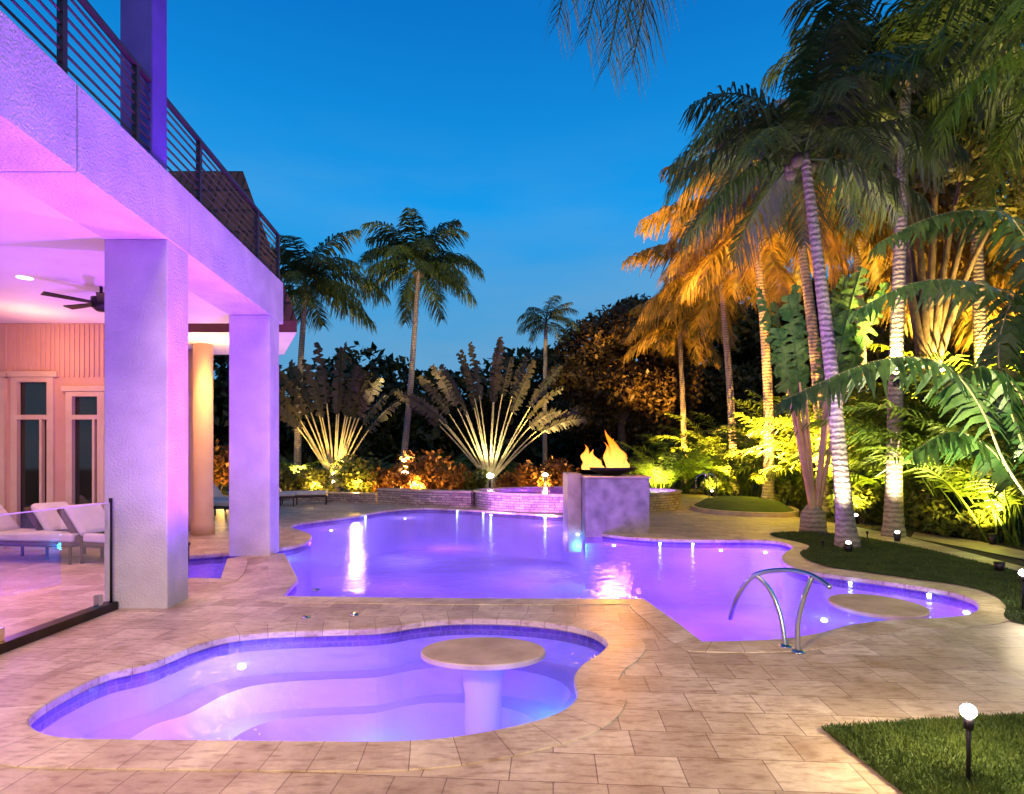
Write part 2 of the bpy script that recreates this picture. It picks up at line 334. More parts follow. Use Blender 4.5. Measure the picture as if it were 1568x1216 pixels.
def table(name,c,rx,ry,topz,ped=0.25):
    e=empty(name); n=48
    V=[];
    for (s,z) in [(0.97,topz-0.05),(1.0,topz-0.04),(1.0,topz-0.01),(0.985,topz)]:
        V.append([(c[0]+rx*s*math.cos(2*math.pi*i/n),c[1]+ry*s*math.sin(2*math.pi*i/n),z) for i in range(n)])
    v=[q for r_ in V for q in r_]; f=[(k*n+i,k*n+(i+1)%n,(k+1)*n+(i+1)%n,(k+1)*n+i) for k in range(3) for i in range(n)]
    f+= [tuple(range(3*n,4*n)),tuple(range(n-1,-1,-1))]
    mesh('table_top',v,f,M_trav,e)
    tube('pedestal',[(c[0],c[1],-1.2),(c[0],c[1],-0.35),(c[0],c[1],topz-0.05)],[ped*0.8,ped*0.75,ped],M_plaster,e,24)
x,y=G2(740,999); table('spa_table',(x,y),0.51,0.35,0.02,0.2)
x,y=G2(1343,925); table('pool_table',(x,y),0.46,0.50,0.0,0.2)

# ---------------------------------------------------------------- ground
def rect(x0,x1,y0,y1): return [(x0,y0),(x1,y0),(x1,y1),(x0,y1)]
fill('ground',[rect(-400,400,-60,900),rect(-7,7.2,2,20)],-0.03,M_ground)
deck_out=[(-16,-3),(9,-3),(9,7.6),G2(1568,868),G2(1390,822),G2(1290,803),G2(1210,790),G2(1075,757),G2(870,752),G2(450,752),(-16,27)]
fill('travertine_deck',[deck_out,SPA,MAIN],0.0,M_deck)
fill('garden_path',[[G2(1395,822),G2(1480,838),G2(1600,862),G2(1600,850),G2(1500,828),G2(1400,814)]],-0.01,M_trav)
lawnA=[G2(*p) for p in [(1178,819),(1230,815),(1300,821),(1400,838),(1480,857),(1568,878),(1700,910),(1700,985),(1568,957),(1538,946),(1540,930),(1520,912),(1480,899),(1420,890),(1340,879),(1270,869),(1236,858),(1225,847),(1238,836)]]
lawnB=[G2(*p) for p in [(1258,1118),(1400,1108),(1568,1098),(1800,1090),(1800,1450),(1560,1450),(1380,1216)]]
lawnA=[(q.x,q.y) for q in smoothpath([(*p,0) for p in lawnA],4,True)]
def lawn(name,poly,n,h):
    e=empty(name); fill('turf',[ccw(poly)],0.012,M_soil,e)
    xs=[p[0] for p in poly]; ys=[p[1] for p in poly]; pts=[]
    while len(pts)<n:
        p=(random.uniform(min(xs),max(xs)),random.uniform(min(ys),max(ys)))
        if inpoly(p,poly): pts.append(p)
    B=np.zeros((n,3)); B[:,:2]=pts; B[:,2]=0.010
    a=rng.uniform(0,6.28,n); w=np.stack([np.cos(a),np.sin(a),0*a],1)*0.003*rng.uniform(0.7,1.6,(n,1)); hh=h*rng.uniform(0.5,1.2,n)
    T=B+np.stack([rng.normal(0,0.012,n),rng.normal(0,0.012,n),hh],1)
    V=np.stack([B-w*1.5,B+w*1.5,T+w*0.3,T-w*0.3],1).reshape(-1,3); Q=np.arange(4*n).reshape(-1,4)
    npmesh('grass_blades',V,Q,M_grass,e)
lawn('lawn',lawnA,30000,0.03); lawn('lawn',lawnB,40000,0.03)
def wallpath(name,pts,th,h,capmat,wmat,z0=-0.02):
    e=empty(name); s=[(q.x,q.y) for q in smoothpath([(*p,0) for p in pts],6)]
    nr=[]
    for i in range(len(s)):
        t=(Vector(s[min(i+1,len(s)-1)])-Vector(s[max(i-1,0)])).normalized(); nr.append((-t.y,t.x))
    loop=s+[(p[0]+m[0]*th,p[1]+m[1]*th) for p,m in zip(s,nr)][::-1]
    loop=ccw(loop)
    strip('stone_face',[[(p[0],p[1],z0) for p in loop],[(p[0],p[1],h) for p in loop]],wmat,e,loop)
    o1=[(p[0]-m[0]*0.04,p[1]-m[1]*0.04) for p,m in zip(s,nr)]; o2=[(p[0]+m[0]*(th+0.04),p[1]+m[1]*(th+0.04)) for p,m in zip(s,nr)][::-1]
    prism('cap',o1+o2,h,h+0.06,capmat,e,0.01)
    return e
wallpath('garden_wall',[G2(395,767),G2(470,768),G2(575,771)],0.4,0.28,M_trav,M_ledge)
wallpath('garden_wall',[G2(578,771),G2(650,775),G2(721,777)],0.5,0.46,M_trav,M_ledge)
e=empty('raised_spa'); n=72; cx,cy,rx,ry=2.1,19.0,3.3,2.25
el=[(cx+rx*math.cos(2*math.pi*i/n),cy+ry*math.sin(2*math.pi*i/n)) for i in range(n)]
sc=lambda s,z:[(cx+(p[0]-cx)*s,cy+(p[1]-cy)*s,z) for p in el]
strip('stone_face',[sc(1,-0.3),sc(1,0.5)],M_ledge,e,el)
strip('cap',[sc(1.0,0.5),sc(1.012,0.5),sc(1.012,0.54),sc(0.95,0.54),sc(0.95,0.4),sc(0.95,0.0)],M_cop,e,el)
fill('basin_floor',[[p[:2] for p in sc(0.95,0)]],0.0,M_plaster,e); fill('water',[[p[:2] for p in sc(0.95,0)]],0.525,M_water,e)
for a,b in [(0.3,19),(2.3,18),(4.2,19)]: lamp('pool_lamp','POINT',(a,b,0.25),(0.4,0.1,1),240,e,0.08)
for a,b in [(-0.6,16.6),(0.9,16.0)]:
    sphere('wall_wash_lens',(a,b,-0.04),0.035,M_poolglow,e,(1,1,0.6),8); lamp('wall_wash_light','SPOT',(a,b,0.0),(0.55,0.18,1.0),260,e,0.05,(a+0.15,17.2,0.35),150,0.8)  # violet spots and glowing lenses added to tint the stone face
for k,(px) in enumerate([1076,1088]):
    b=P(px,758,20); tube('grab_rail',[ (b[0]-0.25,b[1],0.5),(b[0]-0.2,b[1],0.9),(b[0],b[1],1.05),(b[0]+0.2,b[1],0.9),(b[0]+0.22,b[1],0.0)],0.025,M_steel,e,8)
e=empty('planter_mound'); cx2,cy2=G2(1135,781)
el2=[(cx2+1.5*math.cos(2*math.pi*i/48)+0.1*math.sin(3*2*math.pi*i/48),cy2+2.2*math.sin(2*math.pi*i/48)) for i in range(48)]
s2=lambda s,z:[(cx2+(p[0]-cx2)*s,cy2+(p[1]-cy2)*s,z) for p in el2]
strip('kerb',[s2(1,0),s2(1,0.12),s2(0.93,0.12),s2(0.92,0.08)],M_trav,e,el2)
strip('mound',[s2(0.92,0.09),s2(0.7,0.28),s2(0.35,0.38),s2(0.02,0.4)],M_soil,e,el2,smooth=True)

# ---------------------------------------------------------------- fire feature
e=empty('fire_pillar')
box('stone_block',1.53,2.87,12.25,13.4,-0.2,1.15,M_pillar,e,0.015)
box('cap_slab',1.50,2.90,12.22,13.43,1.152,1.20,M_trav,e,0.01)
box('side_weir',1.22,1.527,12.9,14.1,-0.5,1.24,M_trav,e,0.015)
fb=P(937,716,12.8); n=40
rings=[(0.20,1.202),(0.25,1.24),(0.50,1.32),(0.54,1.38),(0.51,1.38),(0.44,1.33),(0.02,1.32)]
v=[(fb[0]+r_*math.cos(2*math.pi*i/n),12.8+r_*0.9*math.sin(2*math.pi*i/n),z) for r_,z in rings for i in range(n)]
f=[(k*n+i,k*n+(i+1)%n,(k+1)*n+(i+1)%n,(k+1)*n+i) for k in range(len(rings)-1) for i in range(n)]
mesh('fire_bowl',v,f,M_dark,e,smooth=True)
def flame(c,h,w,seed,lean):
    r2=random.Random(seed); seg=12; m=18; V=[];Fc=[]
    ph=r2.uniform(0,6)
    for i in range(m+1):
        t=i/m; rr=w*(math.sin(math.pi*min(1,(t*0.8+0.2)))**0.9)*(1-t)**0.5+0.002
        ox_=lean*t*t+0.05*math.sin(t*8+ph)*t; oy_=0.04*math.sin(t*5+ph*2)*t
        for k in range(seg):
            a=2*math.pi*k/seg; q=rr*(1+0.3*math.sin(3*a+t*7+ph)); V.append((c[0]+ox_+q*math.cos(a),c[1]+oy_+q*math.sin(a),c[2]+h*t))
    for i in range(m):
        for k in range(seg): Fc.append((i*seg+k,i*seg+(k+1)%seg,(i+1)*seg+(k+1)%seg,(i+1)*seg+k))
    mesh('flame',V,Fc,M_flame,e,smooth=True)
for i,(px,h,w,ln) in enumerate([(895,0.38,0.08,-0.04),(902,0.54,0.13,-0.12),(911,0.44,0.13,-0.10),(919,0.24,0.08,-0.08),(933,0.60,0.09,-0.10),(941,0.86,0.17,-0.16),(949,0.68,0.16,-0.14),(957,0.44,0.12,-0.06)]):
    p=P(px,716,12.8); flame((p[0],12.8+random.uniform(-.08,.08),1.33),h,w,i,ln)
lamp('flame_light','POINT',(fb[0],12.6,1.60),(1,0.36,0.05),480,e,0.25)

# ---------------------------------------------------------------- house
hs=empty('modern_white_house')
ox=lambda Y:-3.11-0.084*Y
def along(y0,y1,in0,in1): return [(ox(y0)-in0,y0),(ox(y1)-in0,y1),(ox(y1)-in1,y1),(ox(y0)-in1,y0)]
for i,(a,b) in enumerate([(0.5,4.74),(4.75,6.69),(6.70,10.2)]):
    prism('balcony_beam',along(a,b,0,0.68),3.90,4.62,M_stucco,hs,0.012)
prism('patio_ceiling',[(ox(0.5)-0.682,0.5),(ox(10.2)-0.682,10.2),(-14,10.2),(-14,0.5)],3.92,4.58,M_ceil,hs)
def column(name,y0,y1,w):
    prism(name,[(ox(y0)-0.004,y0),(ox(y1)-0.004,y1),(ox(y1)-w,y1),(ox(y0)-w,y0)],-0.01,3.9,M_stucco,hs,0.015)
column('front_column',6.2,6.68,0.675)
column('rear_column',9.5,9.98,0.67)
prism('upper_pillar',along(5.95,6.25,0.03,0.36),4.62,8.5,M_shadestucco,hs,0.01)
rl=[]
for Y in (1.5,3.1,4.66,5.71,7.08,9.08,10.1):
    rl.append(box('post',ox(Y)-0.09,ox(Y)-0.04,Y-0.025,Y+0.025,4.62,5.40,M_rail,hs))
for k,z in enumerate([4.72,4.82,4.92,5.02,5.12,5.22,5.31]):
    rl.append(tube('bar',[(ox(0.5)-0.065,0.5,z),(ox(10.1)-0.065,10.1,z)],0.012,M_rail,hs,6))
rl.append(prism('toprail',along(0.5,10.12,0.035,0.095),5.395,5.43,M_rail,hs))
join(rl,'balcony_railing')
A_=P(372,262,13.2); Bc=P(455,491,11.0); ze=Bc[2]; RB=(-5.2,13.4)
mesh('hip_roof',[(-14,13.2,A_[2]),A_,Bc,(-14,11.0,ze),(RB[0],RB[1],ze),(-14,RB[1],ze)],[(0,3,2,1),(1,2,4),(0,1,4,5)],M_rooft,hs)
mesh('fascia',[(Bc[0],10.99,ze-0.004),(-14,10.99,ze-0.004),(-14,10.99,ze-0.22),(Bc[0],10.99,ze-0.22),(RB[0],RB[1],ze-0.004),(RB[0],RB[1],ze-0.22)],[(0,1,2,3),(0,3,5,4)],M_fascia,hs)
mesh('soffit',[(Bc[0],10.99,ze-0.22),(-14,10.99,ze-0.22),(-14,RB[1],ze-0.22),(RB[0],RB[1],ze-0.22)],[(0,1,2,3)],M_ceil,hs)
for px,d in ((311,12.2),(292,12.9)):
    X=(px-CX)/F*d; tube('round_column',[(X,d,0),(X,d,0.25),(X,d,0.27),(X,d,ze-0.22)],[0.22,0.22,0.19,0.19],M_cream,hs,24)
WY=10.2
def wx(px): return (px-CX)/F*WY
d1=(wx(24),wx(80),2.98); d2=(wx(108),wx(157),2.73); d0=(wx(-60),wx(6),2.98)
segs=[(-14,d0[0]),(d0[1],d1[0]),(d1[1],d2[0]),(d2[1],wx(164))]
for a,b in segs: box('wall_pier',a,b,WY,WY+0.25,0,3.92,M_siding,hs)
for d in (d0,d1,d2): box('wall_over_door',d[0],d[1],WY+0.002,WY+0.25,d[2],3.918,M_siding,hs)
for X in np.arange(wx(82),wx(164),0.085): box('siding_rib',X,X+0.03,WY-0.02,WY-0.001,2.99,3.9,M_siding,hs)
for X in np.arange(wx(8),wx(80),0.085): box('siding_rib',X,X+0.03,WY-0.02,WY-0.001,3.1,3.9,M_siding,hs)
for i,d in enumerate((d0,d1,d2)):
    a,b,h=d; fr=[]
    for (x0,x1,z0,z1) in [(a-0.05,a+0.06,0,h),(b-0.06,b+0.05,0,h),(a+0.06,b-0.06,h-0.08,h),(a+0.06,b-0.06,2.25,2.33),(a+0.06,b-0.06,0,0.12),((a+b)/2-0.02+0.15,(a+b)/2+0.02+0.15,0.12,2.25)]:
        fr.append(box('f',x0,x1,WY-0.05,WY+0.03,z0,z1,M_frame,hs))
    join(fr,'door_frame'); box('door_glass',a+0.03,b-0.03,WY+0.04,WY+0.06,0.05,h-0.02,M_win,hs)
    box('door_lintel',a-0.12,b+0.12,WY-0.07,WY-0.002,h+0.003,h+0.10,M_frame,hs,0.01)
box('side_wall',wx(164)-0.3,wx(164)-0.003,WY+0.252,12.4,0,3.9,M_siding,hs)
for (X,Y) in [(-6.3,7.6),(-8.6,7.6),(-6.5,4.6)]:
    n=20; mesh('downlight',[(X+0.09*math.cos(2*math.pi*i/n),Y+0.09*math.sin(2*math.pi*i/n),3.915) for i in range(n)],[tuple(range(n-1,-1,-1))],M_warmglow,hs)
    lamp('downlight_lamp','SPOT',(X,Y,3.85),(1,0.50,0.2),210,hs,0.08,(X,Y,0),150,1.0)
lamp('wall_wash_light','POINT',(-7.6,9.3,3.3),(1,0.42,0.18),38,hs,0.1)
lamp('porch_lamp','POINT',(-5.9,11.6,3.2),(1,0.58,0.2),90,hs,0.1)
def violet_fill(x,y,col,en,tgt,ang=110):
    e2=empty('violet_fill_rig'); tube('added_bezel',[(x,y,0.0),(x,y,0.014)],[0.05,0.045],M_steel,e2,16)  # added violet light with invented fixture, colours the beam and columns
    lamp('violet_wash','SPOT',(x,y,0.03),col,en,e2,0.06,tgt,ang,0.9)
violet_fill(-2.05,5.85,(0.36,0.05,1.0),1300,(-3.6,5.6,4.4))
violet_fill(-1.6,5.95,(0.40,0.05,1.0),1100,(-3.3,3.4,4.4),115)
violet_fill(-2.35,7.05,(0.38,0.07,1.0),1100,(-3.8,8.2,4.2))
lamp('violet_wash','POINT',(-6.2,6.6,1.0),(0.62,0.20,1.0),95,hs,0.5)  # added point light without fixture, tints the patio ceiling
e=empty('ceiling_fan'); fx,fy,fz=P(155,468,8.0)
tube('rod',[(fx,fy,3.93),(fx,fy,fz+0.1)],0.02,M_dark,e,8); tube('motor',[(fx,fy,fz+0.12),(fx,fy,fz+0.1),(fx,fy,fz-0.03),(fx,fy,fz-0.08)],[0.05,0.12,0.12,0.05],M_dark,e,20)
for k in range(5):
    a=2*math.pi*k/5+0.3; c,s=math.cos(a),math.sin(a)
    v=[(fx+c*r_-s*w,fy+s*r_+c*w,fz+0.02+w*0.15+dz) for dz in (0,0.012) for r_,w in ((0.12,-0.04),(0.65,-0.06),(0.65,0.06),(0.12,0.04))]
    mesh('blade',v,[(3,2,1,0),(4,5,6,7),(0,1,5,4),(1,2,6,5),(2,3,7,6),(3,0,4,7)],M_dark,e)
e=empty('glass_fence')
for i,(a,b) in enumerate([(1.6,3.1),(3.14,4.62),(4.66,6.12)]):
    mesh('panel',[(-4.2,a,0.10),(-4.2,b,0.10),(-4.2,b,1.12),(-4.2,a,1.12)],[(0,1,2,3)],M_glass,e)
    box('panel_edge',-4.206,-4.194,a,b,1.12,1.130,M_cush,e); box('panel_edge',-4.206,-4.194,b,b+0.008,0.1,1.120,M_cush,e)
    for Y in (a+0.15,b-0.15): box('clamp',-4.235,-4.175,Y-0.03,Y+0.03,0.08,0.2,M_steel,e,0.005)
box('kerb',-4.27,-4.14,1.5,6.18,0.0,0.085,M_dark,e,0.005)
tube('end_post',[(-4.2,6.15,0.085),(-4.2,6.15,1.17)],0.018,M_dark,e,10)

# ---------------------------------------------------------------- furniture
def chair(loc,rot,name='patio_armchair',low=False):
    e=empty(name); L_=1.5 if low else 0.6
    sh=0.32
    for (x0,x1,y0,y1,z0,z1,m,nm) in [(-0.32,0.32,-0.30,L_-0.3,sh-0.07,sh,M_wicker,'seat_frame'),(-0.28,0.28,-0.28,L_-0.32,sh+0.002,sh+0.13,M_cush,'seat_cushion'),
        (-0.33,-0.25,-0.3,0.3,sh+0.24,sh+0.29,M_wicker,'arm'),(0.25,0.33,-0.3,0.3,sh+0.24,sh+0.29,M_wicker,'arm')]:
        if low and nm=='arm': continue
        box(nm,x0,x1,y0,y1,z0,z1,m,e,0.03)
    for x in (-0.29,0.29):
        for y in (-0.27,L_-0.34):
            tube('leg',[(x,y,0),(x,y,sh-0.06)],0.022,M_wicker,e,8)
            if not low: tube('arm_post',[(x,min(y,0.26),sh),(x,min(y,0.26),sh+0.25)],0.02,M_wicker,e,8)
    ba=0.75 if low else 0.3
    b=box('back_frame',-0.32,0.32,-0.05,0,0,0.68,M_wicker,e,0.02); b.location=(0,-0.29,sh); b.rotation_euler=(ba,0,0)
    b=box('back_cushion',-0.27,0.27,0.003,0.12,0.08,0.66,M_cush,e,0.05); b.location=(0,-0.29,sh); b.rotation_euler=(ba,0,0)
    e.location=loc; e.rotation_euler=(0,0,rot)
chair((-6.1,9.0,0),-1.9,'chaise_lounge',True); chair((-6.9,9.35,0),-1.9,'chaise_lounge',True); chair((-7.7,9.2,0),-1.7,'chaise_lounge',True)
for (px,py,r_) in [(328,792,-1.9),(346,785,-1.8)]:
    x,y=G2(px,py); chair((x,y,0),r_,'pool_lounger',True)
for (px,py,r_) in [(444,773,-1.3),(395,775,-1.4)]:
    x,y=G2(px,py); chair((x,y,0),r_,'sun_lounger',True)
e=empty('pool_handrail')
def rp(l,n=8): return smoothpath([P(*q) for q in l],n)
tube('arch',rp([(1118,948,5.35),(1123,930,5.3),(1135,903,5.2),(1158,880,5.1),(1200,873,4.95),(1240,880,4.8),(1272,900,4.65)]),0.021,M_steel,e)
a=G(1203,991); b=G(1222,999)
tube('post',rp([(1157,881,5.1),(1178,902,5.05),(1194,940,5.0),(1203,991,a[1])]),0.021,M_steel,e)
tube('post',rp([(1243,884,4.78),(1231,915,4.8),(1222,955,4.82),(1222,999,b[1])]),0.021,M_steel,e)
for q in (a,b): tube('flange',[(q[0],q[1],0),(q[0],q[1],0.012),(q[0],q[1],0.025)],[0.055,0.05,0.025],M_steel,e,16)
def pathlight(x,y,h,energy,on=True):
    e=empty('path_light'); tube('stake',[(x,y,0),(x,y,h)],0.010,M_dark,e,8)
    tube('socket',[(x,y,h-0.05),(x,y,h)],0.022,M_dark,e,12)
    if on:
        sphere('bulb',(x,y,h+0.035),0.034,M_bulb,e); lamp('bulb_lamp','POINT',(x,y,h+0.12),(1,0.78,0.45),energy,e,0.04)
    else: tube('hood',[(x,y,h+0.1),(x,y,h+0.112),(x,y,h+0.13)],[0.06,0.055,0.01],M_dark,e,16)
x,y,_=G(1483,1204); pathlight(x,y,0.33,55)
x,y,_=G(1566,935); pathlight(x,y,0.36,14)
for px,py in [(1260,842),(1328,826)]:
    x,y,_=G(px,py); pathlight(x,y,0.16,0,False)

# ---------------------------------------------------------------- vegetation
class Acc:
    def __init__(s): s.V=[];s.Q=[];s.n=0
    def add(s,V,Q): s.V.append(np.asarray(V,float)); s.Q.append(np.asarray(Q)+s.n); s.n+=len(V)
    def out(s): return np.concatenate(s.V),np.concatenate(s.Q)
def norm(a): return a/np.maximum(np.linalg.norm(a,axis=-1,keepdims=True),1e-9)
def resample(pts,n):
    s=smoothpath(pts,8); A=np.array([tuple(p) for p in s]); d=np.r_[0,np.cumsum(np.linalg.norm(np.diff(A,axis=0),axis=1))]
    t=np.linspace(0,d[-1],n); return np.stack([np.interp(t,d,A[:,k]) for k in range(3)],1),d[-1]
def frond(acc,path,nleaf,ll,lw,fwd=0.6,hang=0.3,tipdroop=0.35,lift=0.2,start=0.12,jit=0.12,profile=0.6,stem=None,sr=0.02):
    path=np.asarray(path,float); n=len(path); T=norm(np.gradient(path,axis=0))
    S=np.cross(T,[0,0,1.0]); S=norm(S+1e-6); U=np.cross(S,T)
    t=np.linspace(start,1,nleaf); idx=t*(n-1)
    ip=lambda A:np.stack([np.interp(idx,np.arange(n),A[:,k]) for k in range(3)],1)
    p=ip(path);tt=norm(ip(T));ss=norm(ip(S));uu=norm(ip(U))
    prof=ll*np.sin(np.pi*(0.12+0.82*(t-start)/(1-start)))**profile
    for sd in (1,-1):
        f=fwd*(0.6+0.9*t)[:,None]
        d=norm(ss*sd+tt*f+uu*(lift+rng.normal(0,jit,(nleaf,1)))+np.array([0,0,-1])*hang*(0.5+rng.random((nleaf,1)))+rng.normal(0,jit,(nleaf,3)))
        Ln=(prof*rng.uniform(0.8,1.1,nleaf))[:,None]; w=tt*lw*0.5
        m=p+d*Ln*0.5; tip=p+d*Ln+np.array([0,0,-1])*Ln*tipdroop*rng.uniform(0.6,1.4,(nleaf,1))
        V=np.stack([p-w*0.6,p+w*0.6,m-w,m+w,tip-w*0.2,tip+w*0.2],1).reshape(-1,3)
        b=(np.arange(nleaf)*6)[:,None]
        acc.add(V,np.concatenate([b+np.array([0,1,3,2]),b+np.array([2,3,5,4])]))
    a=stem if stem is not None else acc
    rr=(np.linspace(1.6,0.3,n)*sr)[:,None]
    V=np.stack([path+S*rr,path-S*rr,path-U*rr],1).reshape(-1,3); Q=[]
    for i in range(n-1):
        for k in range(3): Q.append((i*3+k,i*3+(k+1)%3,(i+1)*3+(k+1)%3,(i+1)*3+k))
    a.add(V,np.array(Q))
def arc(root,az,e0,length,droop,n=14,power=1.2):
    t=np.linspace(0,1,n); e_=np.clip(e0-droop*t**power,-1.5,1.57); ds=length/(n-1)
    d=np.stack([np.cos(e_)*math.cos(az),np.cos(e_)*math.sin(az),np.sin(e_)],1)*ds
    P0=np.array(root,float); return np.concatenate([[P0],P0+np.cumsum(d[:-1],0)])
def coconut_palm(base,mid,top,fl,nf,mat=None,r0=0.17,r1=0.10,wind=0.0,name='coconut_palm',shaft=True,ll=0.75,lw=0.055):
    e=empty(name); pth,Ls=resample([base,mid,top],60)
    rad=[r0*1.5 if i==0 else (r0+(r1-r0)*i/59)*(1+0.04*(i%2))+0.09*math.exp(-i/2.5) for i in range(60)]
    tube('trunk',pth,rad,M_trunk,e,12)
    ac=Acc(); top=np.array(top); ga=2.39996
    for i in range(nf):
        t=i/(nf-1); az=i*ga+rng.normal(0,0.15); e0=math.radians(82-100*t+rng.normal(0,5)); dr=math.radians(55+50*math.sin(math.pi*min(1,t+0.2))+rng.normal(0,8))
        l=fl*(0.75+0.3*math.sin(math.pi*(0.2+0.7*t)))*rng.uniform(0.9,1.08)
        pa=arc(top+[0,0,rng.uniform(-.1,.2)],az,e0,l,dr,16); pa[:,0]+=wind*np.linspace(0,1,16)**2*l
        frond(ac,pa,52,ll*fl/3,lw*fl/3,hang=0.35,tipdroop=0.45,lift=0.05,start=0.16,sr=0.022)
    V,Q=ac.out(); npmesh('crown',V,Q,mat or M_palm,e)
    if shaft:
        nn=random.Random(nf)
        for k in range(6):
            a=nn.uniform(0,6.28); sphere('coconut',(top[0]+0.22*math.cos(a),top[1]+0.22*math.sin(a),top[2]-0.15-nn.uniform(0,.15)),0.11,M_bark,e,(1,1,1.2),8)
    return e
def traveller_palm(base,n,spread,pet,blade,bw=0.34,rot=0.0,pm=None,lm=None,lean=0.0):
    e=empty('traveller_palm'); la=Acc(); st=Acc()
    for i in range(n):
        a=(-1+2*i/(n-1))*spread+lean+rng.normal(0,0.03); l=pet*rng.uniform(0.85,1.08)*(1-0.22*abs(a)); bl=blade*rng.uniform(0.8,1.15)
        dirv=np.array([math.sin(a)*math.cos(rot),math.sin(a)*math.sin(rot),math.cos(a)])
        yoff=rng.normal(0,0.10)
        b=np.array(base)+dirv*0.3+np.array([0,0.05*i/n,0])
        side=np.sign(a) if a!=0 else 1
        ts=np.linspace(0,1,18); tot=l+bl
        pts=b+dirv*ts[:,None]*tot+np.array([0,yoff-0.10,0])*(ts**2)[:,None]*tot*0.5+np.array([0,0,-1])*(ts**3.2)[:,None]*tot*(0.03+0.24*abs(a))*rng.uniform(0.5,1.6)+np.array([side,0,0])*(ts**3)[:,None]*tot*0.03
        s0=l/tot; k=26
        idx=np.linspace(s0,1,k)*17; ip=lambda A:np.stack([np.interp(idx,np.arange(18),A[:,q]) for q in range(3)],1)
        T=norm(np.gradient(pts,axis=0)); p=ip(pts);tt=norm(ip(T)); yv=norm(np.array([rng.normal(0,0.8),1.0,0.0])); S=norm(np.cross(tt,yv))
        prof=bw*np.sin(np.pi*np.linspace(0.13,0.95,k))**0.4
        for sd in (1,-1):
            split=rng.random((k,1))<0.4
            d=norm(S*sd+tt*0.6+np.array([0,1,0])*(0.2+rng.normal(0,0.12,(k,1)))+np.array([0,0,-1])*np.where(split,0.8,0.05))
            Ln=(prof*rng.uniform(0.65,1.12,k))[:,None]; w=tt*(bl/k*0.5)*1.0
            m=p+d*Ln*0.55; tip=p+d*Ln+np.array([0,0,-1])*Ln*0.15
            V=np.stack([p-w,p+w,m-w,m+w,tip-w*0.4,tip+w*0.8],1).reshape(-1,3); bb=(np.arange(k)*6)[:,None]
            la.add(V,np.concatenate([bb+np.array([0,1,3,2]),bb+np.array([2,3,5,4])]))
        ps=resample([tuple(q) for q in pts[:max(4,int(round(s0*17))+1)]],12)[0]
        V,Q=tube_arrays(ps,[0.055*(1-0.55*q/11) for q in range(12)],6); st.add(np.array([tuple(v) for v in V]),np.array(Q))
        V,Q=tube_arrays(pts[int(s0*17):],0.018,4); la.add(np.array([tuple(v) for v in V]),np.array(Q))
    V,Q=la.out(); npmesh('leaf_blades',V,Q,lm or M_trav_leaf,e); V,Q=st.out(); npmesh('petioles',V,Q,pm or M_petiole,e)
    tube('trunk',[(base[0],base[1]+0.1,-0.1),(base[0],base[1]+0.1,base[2]+0.3),(base[0],base[1]+0.1,base[2]+0.5)],[0.28,0.24,0.1],M_trunk,e,12)
    return e
def leafcloud(blobs,n,size,flat=0.0,asp=0.5):
    B=np.array(blobs,float); w=B[:,3]*B[:,4]+B[:,3]*B[:,5]; w/=w.sum(); k=rng.choice(len(B),n,p=w)
    d=norm(rng.normal(size=(n,3))); r=rng.uniform(0.35,1.0,(n,1))**0.45*(1+0.12*np.sin(d[:,:1]*7+d[:,1:2]*5+k[:,None]))
    c=B[k,:3]+d*r*B[k,3:]
    a=norm(rng.normal(size=(n,3))+[0,0,-flat*0.3]); b=norm(np.cross(a,norm(rng.normal(size=(n,3))+d)))
    s=size*rng.uniform(0.5,1.3,(n,1))
    V=np.stack([c-a*s,c+b*s*asp-a*s*0.1,c+a*s,c-b*s*asp-a*s*0.1],1).reshape(-1,3)
    return V,np.arange(4*n).reshape(-1,4)
def shrub(c,r,h,mat,n=900,size=0.12,name='shrub',ay=None):
    e=empty(name); bl=[]
    for i in range(7):
        bl.append((c[0]+rng.uniform(-r,r)*0.6,c[1]+rng.uniform(-1,1)*0.5*(ay or r),c[2]+h*rng.uniform(0.3,0.7),r*rng.uniform(.4,.6),r*.5,h*rng.uniform(.3,.45)))
    V,Q=leafcloud(bl,n,size); npmesh('foliage',V,Q,mat,e)
    for i in range(4):
        tube('stem',[(c[0],c[1],c[2]-0.1),(c[0]+rng.uniform(-.3,.3)*r,c[1],c[2]+h*0.5)],0.02,M_bark,e,5)
def tree(base,h,blobs,mat,n,size,name='broadleaf_tree'):
    e=empty(name); b=np.array(base,float)
    top=b+np.array([0,0,h*0.5]); tube('trunk',resample([b,b+[0.1,0,h*.25],top],12)[0],list(np.linspace(0.32,0.2,12)),M_bark,e,10)
    for q in blobs:
        p=resample([top-[0,0,h*0.1],(top+np.array(q[:3]))/2+[0,0,0.2],q[:3]],10)[0]; tube('limb',p,list(np.linspace(0.14,0.03,10)),M_bark,e,6)
    V,Q=leafcloud(blobs,n,size); npmesh('foliage',V,Q,mat,e)

coconut_palm(P(613,752,28),P(628,600,28),P(641,412,28),3.4,28,wind=0.03,lw=0.07)
coconut_palm(P(455,757,26),P(458,600,26),P(468,440,26),3.5,24,wind=0.10,lw=0.07)
coconut_palm(P(835,752,30),P(834,620,30),P(836,495,30),1.9,16,r0=0.13,r1=0.09,wind=0.05,shaft=False,name='small_palm')
coconut_palm(P(1298,838,10.4),P(1272,560,10.4),P(1232,235,10.2),2.7,28,r0=0.14,r1=0.075,wind=-0.02)
coconut_palm(P(1368,826,11.9),P(1372,560,11.9),P(1388,110,12.0),3.2,26,r0=0.15,r1=0.09)
coconut_palm(P(1125,757,24),P(1118,600,24),P(1104,430,24),3.7,28,M_palmlit,wind=-0.06,lw=0.08)
coconut_palm(P(1176,778,18.5),P(1176,600,18.5),P(1158,350,18.5),3.6,30,M_palmlit,wind=-0.06,lw=0.075)
